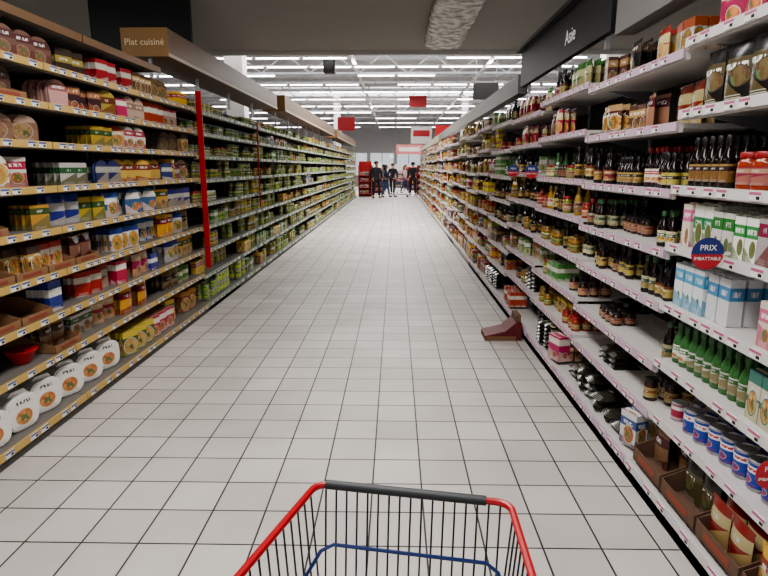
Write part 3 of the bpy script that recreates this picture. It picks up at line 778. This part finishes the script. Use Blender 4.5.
e=obj("loudspeaker",None,loc=(-2.2,20.2,4.9),label="small black loudspeaker box hanging from a rod",cat="loudspeaker")
m=MB(); m.box((0,0,0),(0.38,0.3,0.5)); single("speaker_cabinet",m,[BLACK],parent=e,bevel=.02)
m=MB(); m.lathe([(0.14,0),(0.15,0.02),(0.05,0.03)],16); o=single("speaker_cone",m,[mat("cone_grey",S(60,60,60),.6)],parent=e,loc=(0,-0.15,0),rot=(math.pi/2,0,0))
m=MB(); m.tube([(0,0,.25),(0,0,1.35)],0.012,6); single("hanging_rod",m,[STEEL],parent=e)
for y,z0,z1,wd in((6.3,0.5,2.38,.06),(9.0,1.0,2.25,.02)):
    e=obj("shelf_end_strip",None,loc=(-2.1,y,z0),label="tall narrow red strip standing proud of the shelf edge",cat="shelf marker",group="red shelf markers")
    m=MB(); m.box((wd/2-.005,0,(z1-z0)/2),(wd,0.02,z1-z0)); single("red_strip",m,[REDP],parent=e,bevel=.004)
    for zz in(.2,.7,1.1):
        m=MB(); m.box((-0.02,0,zz),(0.04,0.012,0.03)); single("clip",m,[STEEL],parent=e)
BLU=mat("flag_blue",S(36,52,120),.4); RDF=mat("flag_red",S(180,44,54),.4)
def flag(x,y,z,r,blue=True,tx=True,rz=0.0):
    e=obj("price_flag",None,loc=(x,y,z),rot=(0,0,rz),label="round %s shelf flag reading PRIX IMBATTABLE"%("blue and red" if blue else "red"),cat="price flag",group="round shelf flags")
    def arc(a0,a1,rr,n=20): return [(rr*math.cos(a0+(a1-a0)*i/n),rr*math.sin(a0+(a1-a0)*i/n)) for i in range(n+1)]
    m=MB(); m.prism(arc(0,2*math.pi*23/24,r,23),-.001,.001,artf=False); single("flag_disc",m,[RDF],parent=e)
    if blue:
        a=math.radians(-2); m=MB(); m.prism(arc(a,math.pi-a,r*.995),-.0022,-.0012,artf=False); single("blue_half",m,[BLU],parent=e)
    m=MB(); m.box((r+.01,0,0),(0.03,0.004,0.012)); single("flag_clip",m,[WHITE],parent=e)
    if tx:
        obj("lettering",text_mesh("PRIX",r*.5,WTEXT,.0005),e,loc=(0,-.003,r*.35),rot=(math.pi/2,0,0))
        obj("lettering",text_mesh("IMBATTABLE",r*.29,WTEXT,.0005),e,loc=(0,-.003,-r*.32),rot=(math.pi/2,0,0))
flag(1.235,2.28,1.265,0.064)
flag(1.255,1.77,0.60,0.054,blue=False)
flag(1.235,5.35,1.56,0.062); flag(1.24,6.2,1.56,0.062)
m=MB(); m.lathe([(0.045,0),(0.05,0.004),(0.085,0.075),(0.092,0.08),(0.092,0.084),(0.08,0.078),(0.045,0.01)],24,capt=True)
e=single("plastic_bowl",m,[REDP],smooth=True,loc=(-2.27,3.3,LL[1]+.001),label="red plastic microwave bowl on the lower shelf",cat="bowl")
m=MB(); m.lathe([(0.094,0.083),(0.094,0.089),(0.03,0.094)],24); single("bowl_lid",m,[REDP],parent=e,smooth=True)
e=obj("cardboard_display",None,loc=(1.02,5.35,0),rot=(0,0,0.0),label="low red and brown cardboard display wedge on the floor",cat="floor display")
m=MB(); m.prism([(-0.17,0),(0.17,0),(0.17,0.17),(0.12,0.18),(0.02,0.09),(-0.17,0.045)],-0.13,0.13,artf=False); single("display_body",m,[mat("display_red",S(96,24,28),.6,noise=.4,nscale=14)],parent=e)
m=MB(); m.box((-0.02,-0.132,0.025),(0.28,0.004,0.036)); single("display_front_strip",m,[mat("display_strip",S(120,84,60),.7,noise=.2,nscale=20)],parent=e)
m=MB(); m.box((0.14,0,0.205),(0.05,0.2,0.07)); single("display_header",m,[CARDD],parent=e)
for x,y in((-3.75,14.2),(5.0,14.2),(-3.9,40),(4.6,40)):
    m=MB(); m.box((x,y,3.15),(0.42,0.42,6.3)); m.box((x,y,0.1),(0.5,0.5,0.2)); single("support_column",m,[WHITE],label="square white column rising to the hall roof",cat="column",group="white roof columns")

# ------------------------------------------------------------------ aisle end displays
def enddisplay(x,y,mt,label,w=.6,h=1.5):
    e=obj("promotion_stand",None,loc=(x,y,0),label=label,cat="promotion stand")
    m=MB(); m.box((0,.2,h/2),(w,.03,h)); 
    for sx in(-1,1): m.box((sx*w/2,0,h/2-.1),(.03,.4,h-.2))
    single("stand_frame",m,[mt],parent=e)
    for i in range(4):
        m=MB(); m.box((0,0,.15+i*.33),(w-.04,.38,.03)); single("stand_shelf",m,[mt],parent=e)
    for i in range(4):
        for q in range(int((w-.1)/.1)):
            vi=random.choice((1,1,0,3,4))
            o=obj("promotion_carton",vmesh(GC,vi,14)['fullme'],loc=(x-w/2+.1+q*.1,y-.05,.166+i*.33),label="small carton on a promotion stand shelf",cat="carton",group="cartons on the promotion stands"); o.scale=(1,1,1.2)
            rn=R(); o.color=(rn,rn,rn,1)
enddisplay(-1.65,32.1,REDP,"red metal promotion stand at the end of the aisle",w=.7,h=1.9)
enddisplay(-1.2,36.4,REDP,"red promotion stand beyond the aisle",w=.9,h=1.5)
enddisplay(1.45,yendR+.4,mat("stand_maroon",S(110,36,34),.5),"maroon promotion stand at the end of the aisle",w=.5,h=1.7)
enddisplay(2.6,42,mat("stand_blue",S(60,90,150),.5),"blue promotion stand beyond the aisle",w=1.2,h=1.7)
enddisplay(0.6,46,mat("stand_grey",S(190,190,190),.5),"grey promotion stand beyond the aisle",w=1.6,h=1.8)
enddisplay(-1.8,43,mat("stand_white",S(220,218,216),.5),"white promotion stand beyond the aisle",w=1.6,h=1.9)
enddisplay(1.2,40.5,REDP,"red promotion stand near the checkouts",w=.8,h=1.6)
for i,x in enumerate((-3.2,-0.6,2.4,5.2)):
    e=obj("checkout_counter",None,loc=(x,50,0),label="grey checkout counter with belt and lit number post",cat="checkout",group="checkout counters")
    m=MB(); m.box((0,0,.42),(.7,2.6,.84)); single("counter_body",m,[SHELFG],parent=e)
    m=MB(); m.box((0,-.3,.87),(.5,1.9,.04)); single("conveyor_belt",m,[BLACK],parent=e)
    m=MB(); m.tube([(0.3,0,.84),(0.3,0,2.3)],.025,6); m.box((0.3,0,2.45),(.3,.1,.3)); single("lane_post",m,[FIX],parent=e)
for i,x in enumerate((-4.2,-1.4,1.4,4.2)):
    m=MB(); m.box((x,61.95,1.5),(2.4,0.06,3.0)); m.box((x,61.9,1.5),(.06,.04,3.0),1)
    struct("window_%d"%(i+1),m,[mat("daylight_glass",S(200,206,212),.3,emit=0.8),BLACK])

# ------------------------------------------------------------------ shopping cart
CRED=mat("cart_red_plastic",S(170,24,32),0.3); CGRY=mat("cart_grey_sleeve",S(44,46,48),0.5,noise=.1,nscale=40)
CWIRE=mat("cart_wire",S(52,54,60),0.3,0.7); CBLUE=mat("cart_blue_wire",S(30,50,104),0.3,0.3); RUB=mat("caster_rubber",S(40,40,42),.7)
cart_parts=None
def build_cart():
    P=[]
    L=0.86; fh=0.213; fl=math.tan(math.radians(8.3)); Z=0.90
    def hw(y): return fh+y*fl
    def cor(sx,r=.035,n=5):
        o=[]
        for i in range(n+1):
            a=math.pi/2*i/n
            o.append((sx*(hw(r)-r+r*math.cos(a)),-r+r*math.sin(a),Z))
        return o
    left=[(-hw(L),-L,Z)]+[(-hw(y),-y,Z) for y in(.6,.3,.1)]+cor(-1)
    right=cor(1)[::-1]+[(hw(y),-y,Z) for y in(.1,.3,.6)]+[(hw(L),-L,Z)]
    m=MB(); m.tube(left+right,0.0078,8); P.append(("rim",m,[CRED],True))
    m=MB(); m.tube([(-fh+.02,0,Z),(-fh+.04,0,Z),(fh-.065,0,Z),(fh-.05,0,Z)],0.0105,10); P.append(("grey_sleeve",m,[CGRY],True))
    w=MB(); zb=0.50; inx=0.02; inf=0.07
    n=17
    for i in range(n):
        x=-fh+.02+i*(2*fh-.04)/(n-1)
        w.tube([(x,0,Z-.004),(x*.95,-inf,zb+.0),(x*1.15,-L+.02,zb+.04)],.0022,5)
    for sx in(-1,1):
        for i in range(26):
            y=.035+i*.031; w.tube([(sx*hw(y),-y,Z-.004),(sx*(hw(y)-inx*1.5),-y-.02*(1-i/26),zb+.02)],.0022,5)
    for z in(.68,.60,.52):
        t=(Z-z)/(Z-zb); w.tube([(-hw(L)+inx*t,-L,z),(-fh+inx*t,-inf*t-.01,z),(fh-inx*t,-inf*t-.01,z),(hw(L)-inx*t,-L,z)],.0025,5)
    for i in range(10):
        y=.1+i*.08; w.tube([(-hw(y)+.03,-y,zb+.02),(hw(y)-.03,-y,zb+.02)],.0022,5)
    P.append(("wire_basket",w,[CWIRE],True))
    b=MB(); z=0.775; t=.3
    def q(y): return hw(y)-.012
    pts=[(-q(L),-L,z-.05),(-q(.2),-.2,z-.045),(-q(.09)+.006,-.09,z-.03)]
    pts+=[(-fh+.02,-inf*t-.03,z-.008),(-fh+.045,-inf*t-.014,z),(0,-inf*t-.014,z),(fh-.045,-inf*t-.014,z),(fh-.02,-inf*t-.03,z-.008)]
    pts+=[(q(.09)-.006,-.09,z-.03),(q(.2),-.2,z-.045),(q(L),-L,z-.05)]
    b.tube(pts,.0042,6); P.append(("blue_band_wire",b,[CBLUE],True))
    h=MB(); h.tube([(-.30,-L-.08,1.0),(.30,-L-.08,1.0)],.015,10)
    for sx in(-1,1): h.tube([(sx*.31,-L-.08,1.0),(sx*.325,-L-.02,.95),(sx*hw(L),-L,Z)],.011,8)
    P.append(("push_handle",h,[CRED],True))
    c=MB()
    for sx in(-1,1): c.tube([(sx*.30,-L,Z-.02),(sx*.29,-L+.05,.5),(sx*.28,-L+.08,.16),(sx*.25,-.6,.15),(sx*.15,-.1,.15)],.011,8)
    c.tube([(-.15,-.1,.15),(.15,-.1,.15)],.011,8)
    for sx in(-1,1): c.tube([(sx*.22,-.35,.15),(sx*.2,-.25,.51)],.009,6)
    P.append(("chassis",c,[CBLUE],True))
    out=[(a,mb.mesh(a,ms,s)) for a,mb,ms,s in P]
    wf=MB(); wf.box((0,0,.115),(.05,.04,.01)); wf.box((-.022,0,.08),(.004,.03,.07)); wf.box((.022,0,.08),(.004,.03,.07))
    wh=MB(); wh.lathe([(.03,-.014),(.05,-.012),(.052,0),(.05,.012),(.03,.014)],16)
    return out,wf.mesh("caster_fork",[STEEL]),wh.mesh("wheel",[RUB],True)
def cart(x,y,rz,lab):
    global cart_parts
    if cart_parts is None: cart_parts=build_cart()
    out,wf,wh=cart_parts
    e=obj("shopping_cart",None,loc=(x,y,0),rot=(0,0,rz),label=lab,cat="shopping cart")
    for n,me in out: obj(n,me,e)
    for cx,cy in((-.13,-.12),(.13,-.12),(-.27,-.78),(.27,-.78)):
        f=obj("caster",wf,e,loc=(cx,cy,.022)); obj("wheel",wh,f,loc=(0,0,.03),rot=(0,math.pi/2,0))
cart(0.037,1.145,math.radians(-9.5),"wire shopping cart with red rim and grey front sleeve")
cart(0.78,31.6,math.radians(-82),"wire shopping cart being pushed across the aisle end")
cart(0.2,36.0,math.radians(150),"wire shopping cart standing near the promotion stands")

# ------------------------------------------------------------------ people
def skin_mesh(name,V,E,Rd,roots,m,sub=1):
    me=bpy.data.meshes.new(name); me.from_pydata(V,E,[])
    o=bpy.data.objects.new(name,me); link(o)
    md=o.modifiers.new("Skin",'SKIN'); md.use_smooth_shade=True
    for i,s in enumerate(me.skin_vertices[0].data):
        r=Rd[i]; s.radius=(r,r) if not isinstance(r,tuple) else r
        s.use_root = i in roots
    sb=o.modifiers.new("Sub",'SUBSURF'); sb.levels=sub; sb.render_levels=sub
    bpy.context.view_layer.update()
    nm=bpy.data.meshes.new_from_object(o.evaluated_get(bpy.context.evaluated_depsgraph_get()))
    bpy.data.objects.remove(o); nm.name=name; nm.materials.clear(); nm.materials.append(m)
    nm.polygons.foreach_set("use_smooth",[True]*len(nm.polygons)); return nm
SKIN=mat("skin",S(190,140,115),.5)
def person(x,y,rz,h,jac,tro,hair,label,stride=.0,armf=0.0,sex='m',wide=1.0):
    s=h/1.72
    e=obj("person",None,loc=(x,y,0),rot=(0,0,rz),label=label,cat="person"); e.scale=(s*wide,s*wide,s)
    V=[(0,0,.95),(0,0,1.15),(0,0,1.36),(0,0,1.47),(0,-.012,1.55),(0,-.02,1.62),(0,-.01,1.69)]
    Rr=[(.12,.09),(.115,.085),(.14,.09),.05,.055,(.072,.088),(.06,.075)]
    E=[(0,1),(1,2),(2,3),(3,4),(4,5),(5,6)]
    limbs={}
    for sx in(-1,1):
        af=armf; n=len(V)
        el=(sx*.225,.02-af*.10,1.13+af*.02); wr=(sx*(.235-af*.07),-.05-af*.30,.90+af*.13); pa=(sx*(.235-af*.08),-.07-af*.37,.83+af*.18)
        V+=[(sx*.165,0,1.40),el,wr,pa]; Rr+=[.055,.042,.028,(.032,.02)]; E+=[(2,n),(n,n+1),(n+1,n+2),(n+2,n+3)]
        limbs[('a',sx)]=n
        n=len(V); st=stride*sx
        V+=[(sx*.09,0,.88),(sx*.1,-.03-st*.12,.48),(sx*.1,.02-st*.28,.085),(sx*.11,-.12-st*.28,.04)]; Rr+=[.085,.056,.038,.034]
        E+=[(0,n),(n,n+1),(n+1,n+2),(n+2,n+3)]; limbs[('l',sx)]=n
    roots={0}
    for sx in(-1,1):
        pa=Vector(V[limbs[('a',sx)]+3]); wr=Vector(V[limbs[('a',sx)]+2]); d=(pa-wr).normalized()
        for k in range(5):
            n=len(V); off=(k-1.5)*.017
            if k<4: a=pa+Vector((0,off,0)); ln=(.07,.08,.075,.058)[k]; V+=[tuple(a),tuple(a+d*ln*.6),tuple(a+d*ln+Vector((-sx*.014,0,0)))]
            else: a=pa-d*.03+Vector((0,-.02,0)); V+=[tuple(a),tuple(a+Vector((0,-.025,0))+d*.03),tuple(a+Vector((-sx*.01,-.032,0))+d*.055)]
            Rr+=[.009,.0085,.007]; E+=[(n,n+1),(n+1,n+2)]; roots.add(n)
    obj("body",skin_mesh("body",V,E,Rr,roots,SKIN),e)
    JV=[(0,0,.80),(0,0,1.0),(0,0,1.16),(0,0,1.37),(0,0,1.47)]; JR=[(.155,.12),(.15,.115),(.14,.105),(.155,.105),(.062,.062)]; JE=[(0,1),(1,2),(2,3),(3,4)]
    for sx in(-1,1):
        n=len(JV); a=limbs[('a',sx)]; JV+=[V[a],V[a+1],V[a+2]]; JR+=[.07,.056,.042]; JE+=[(3,n),(n,n+1),(n+1,n+2)]
    obj("jacket",skin_mesh("jacket",JV,JE,JR,{0},jac),e)
    TV=[(0,0,.95)]; TRd=[(.13,.10)]; TE=[]
    for sx in(-1,1):
        n=len(TV); a=limbs[('l',sx)]; TV+=[V[a],V[a+1],tuple(Vector(V[a+2])+Vector((0,0,.03)))]; TRd+=[.1,.07,.056]; TE+=[(0,n),(n,n+1),(n+1,n+2)]
    obj("trousers",skin_mesh("trousers",TV,TE,TRd,{0},tro),e)
    for sx in(-1,1):
        a=limbs[('l',sx)]; A=Vector(V[a+2]); B=Vector(V[a+3])
        obj("shoe",skin_mesh("shoe",[tuple(A+Vector((0,.03,-.04))),tuple((A+B)/2+Vector((0,0,-.012))),tuple(B+Vector((0,-.01,0)))],[(0,1),(1,2)],[.045,.044,.038],{0},BLKL),e)
    m=MB()
    seg=14; prof=[(.086,-.02),(.094,.03),(.09,.07),(.065,.105),(.02,.122)]
    m.lathe(prof,seg,0,c=(0,.012,1.635))
    if sex=='f': m.lathe([(.05,1.42),(.08,1.5),(.085,1.6),(.07,1.68)],seg,0,c=(0,.045,0))
    single("hair",m,[hair],parent=e,smooth=True)
    m=MB(); m.prism([(-.012,1.60),(.012,1.60),(.004,1.645),(-.004,1.645)],-.135,-.09,artf=False); single("nose",m,[SKIN],parent=e)
    for sx in(-1,1):
        m=MB(); m.lathe([(.004,-.01),(.011,0),(.004,.01)],8,c=(sx*.032,-.102,1.65)); single("eye",m,[BLACK],parent=e)
        m=MB(); m.lathe([(.008,-.028),(.014,0),(.01,.028)],8,c=(sx*.084,-.005,1.635)); single("ear",m,[SKIN],parent=e)
    m=MB(); m.box((0,-.102,1.585),(.05,.01,.01)); single("mouth",m,[mat("lips",S(150,80,75),.5)],parent=e)
J1=mat("jacket_black",S(28,28,34),.7); J2=mat("jacket_navy",S(34,42,70),.7); J3=mat("jacket_grey",S(110,108,110),.7); J4=mat("jacket_burgundy",S(110,40,60),.7); J5=mat("jacket_pale",S(176,170,168),.7)
T1=mat("trousers_dark",S(32,34,46),.8); T2=mat("trousers_jeans",S(60,76,110),.8)
H1=mat("hair_dark",S(36,26,22),.7); H2=mat("hair_brown",S(90,62,42),.7)
person(-0.98,30.4,0.5,1.86,J1,T1,H1,"person in black jacket and dark trousers, standing",.3,.2,'m',1.15)
person(-1.42,35.0,2.6,1.68,J4,T1,H2,"person in burgundy jacket walking away",.5,0,'f')
person(-0.50,31.45,1.6,1.68,J2,T2,H1,"person in navy jacket pushing a shopping cart",.7,1.0,'f',1.1)
person(-0.15,34.2,2.9,1.78,J1,T1,H2,"person in black jacket seen from behind, walking",.6,.2,'m',1.1)
person(1.0,33.4,3.3,1.84,J1,T1,H1,"person in black coat seen from behind",.4,0,'m',1.15)
person(0.6,36.8,1.2,1.66,J5,T2,H2,"person in pale sweater and jeans walking sideways",.8,.3,'f')
person(-0.75,38.5,0.2,1.74,J4,T1,H1,"person in burgundy coat walking towards the aisle",.6)
person(-0.7,34.6,-.9,1.70,J3,T2,H1,"person in grey coat turning towards the stands",.4,.5)
person(0.75,43,-.6,1.75,J1,T1,H2,"person in black coat near the checkouts",.3)

# ------------------------------------------------------------------ lights
def area(name,loc,sx,sy,power,rot=(0,0,0),col=(1,.985,.965)):
    l=bpy.data.lights.new(name,'AREA'); l.shape='RECTANGLE'; l.size=sx; l.size_y=sy; l.energy=power; l.color=col
    o=bpy.data.objects.new(name,l); o.location=loc; o.rotation_euler=rot; link(o); return o
area("ceiling_lamp",(-0.4,2.0,3.42),0.7,5.8,155)
area("ceiling_lamp",(-5,2.2,3.42),0.5,5.5,80)
area("ceiling_lamp",(5,2.2,3.42),0.5,5.5,80)
area("hall_lamp",(0,14.5,5.1),10,3.0,780)
area("hall_lamp",(0,24,5.0),0.3,18,400)
area("hall_lamp",(0,42,5.0),8,16,1100)
area("roof_fill_light",(0,22,4.95),16,0.4,600,rot=(math.pi,0,0),col=(.97,.98,1))  # added unseen fill aimed upward to brighten the hall ceiling, not a fitting
area("roof_fill_light",(0,38,4.95),16,0.4,800,rot=(math.pi,0,0),col=(.97,.98,1))  # second added fill, brightens the ceiling further down the hall
w=bpy.data.worlds.new("world"); scene.world=w; w.use_nodes=True
w.node_tree.nodes["Background"].inputs[0].default_value=(1,.99,.985,1); w.node_tree.nodes["Background"].inputs[1].default_value=0.7
# ------------------------------------------------------------------ camera
cd=bpy.data.cameras.new("camera"); cd.lens=27; cd.sensor_width=36; cd.clip_end=200
co=bpy.data.objects.new("camera",cd); link(co); co.location=(0,0,1.6)
co.rotation_euler=(math.radians(90-11.87),0,math.radians(1.1)); scene.camera=co
try:
    scene.view_settings.view_transform='AgX'; scene.view_settings.look='AgX - Medium High Contrast'; scene.view_settings.exposure=0.12
except Exception as ex: print(ex)
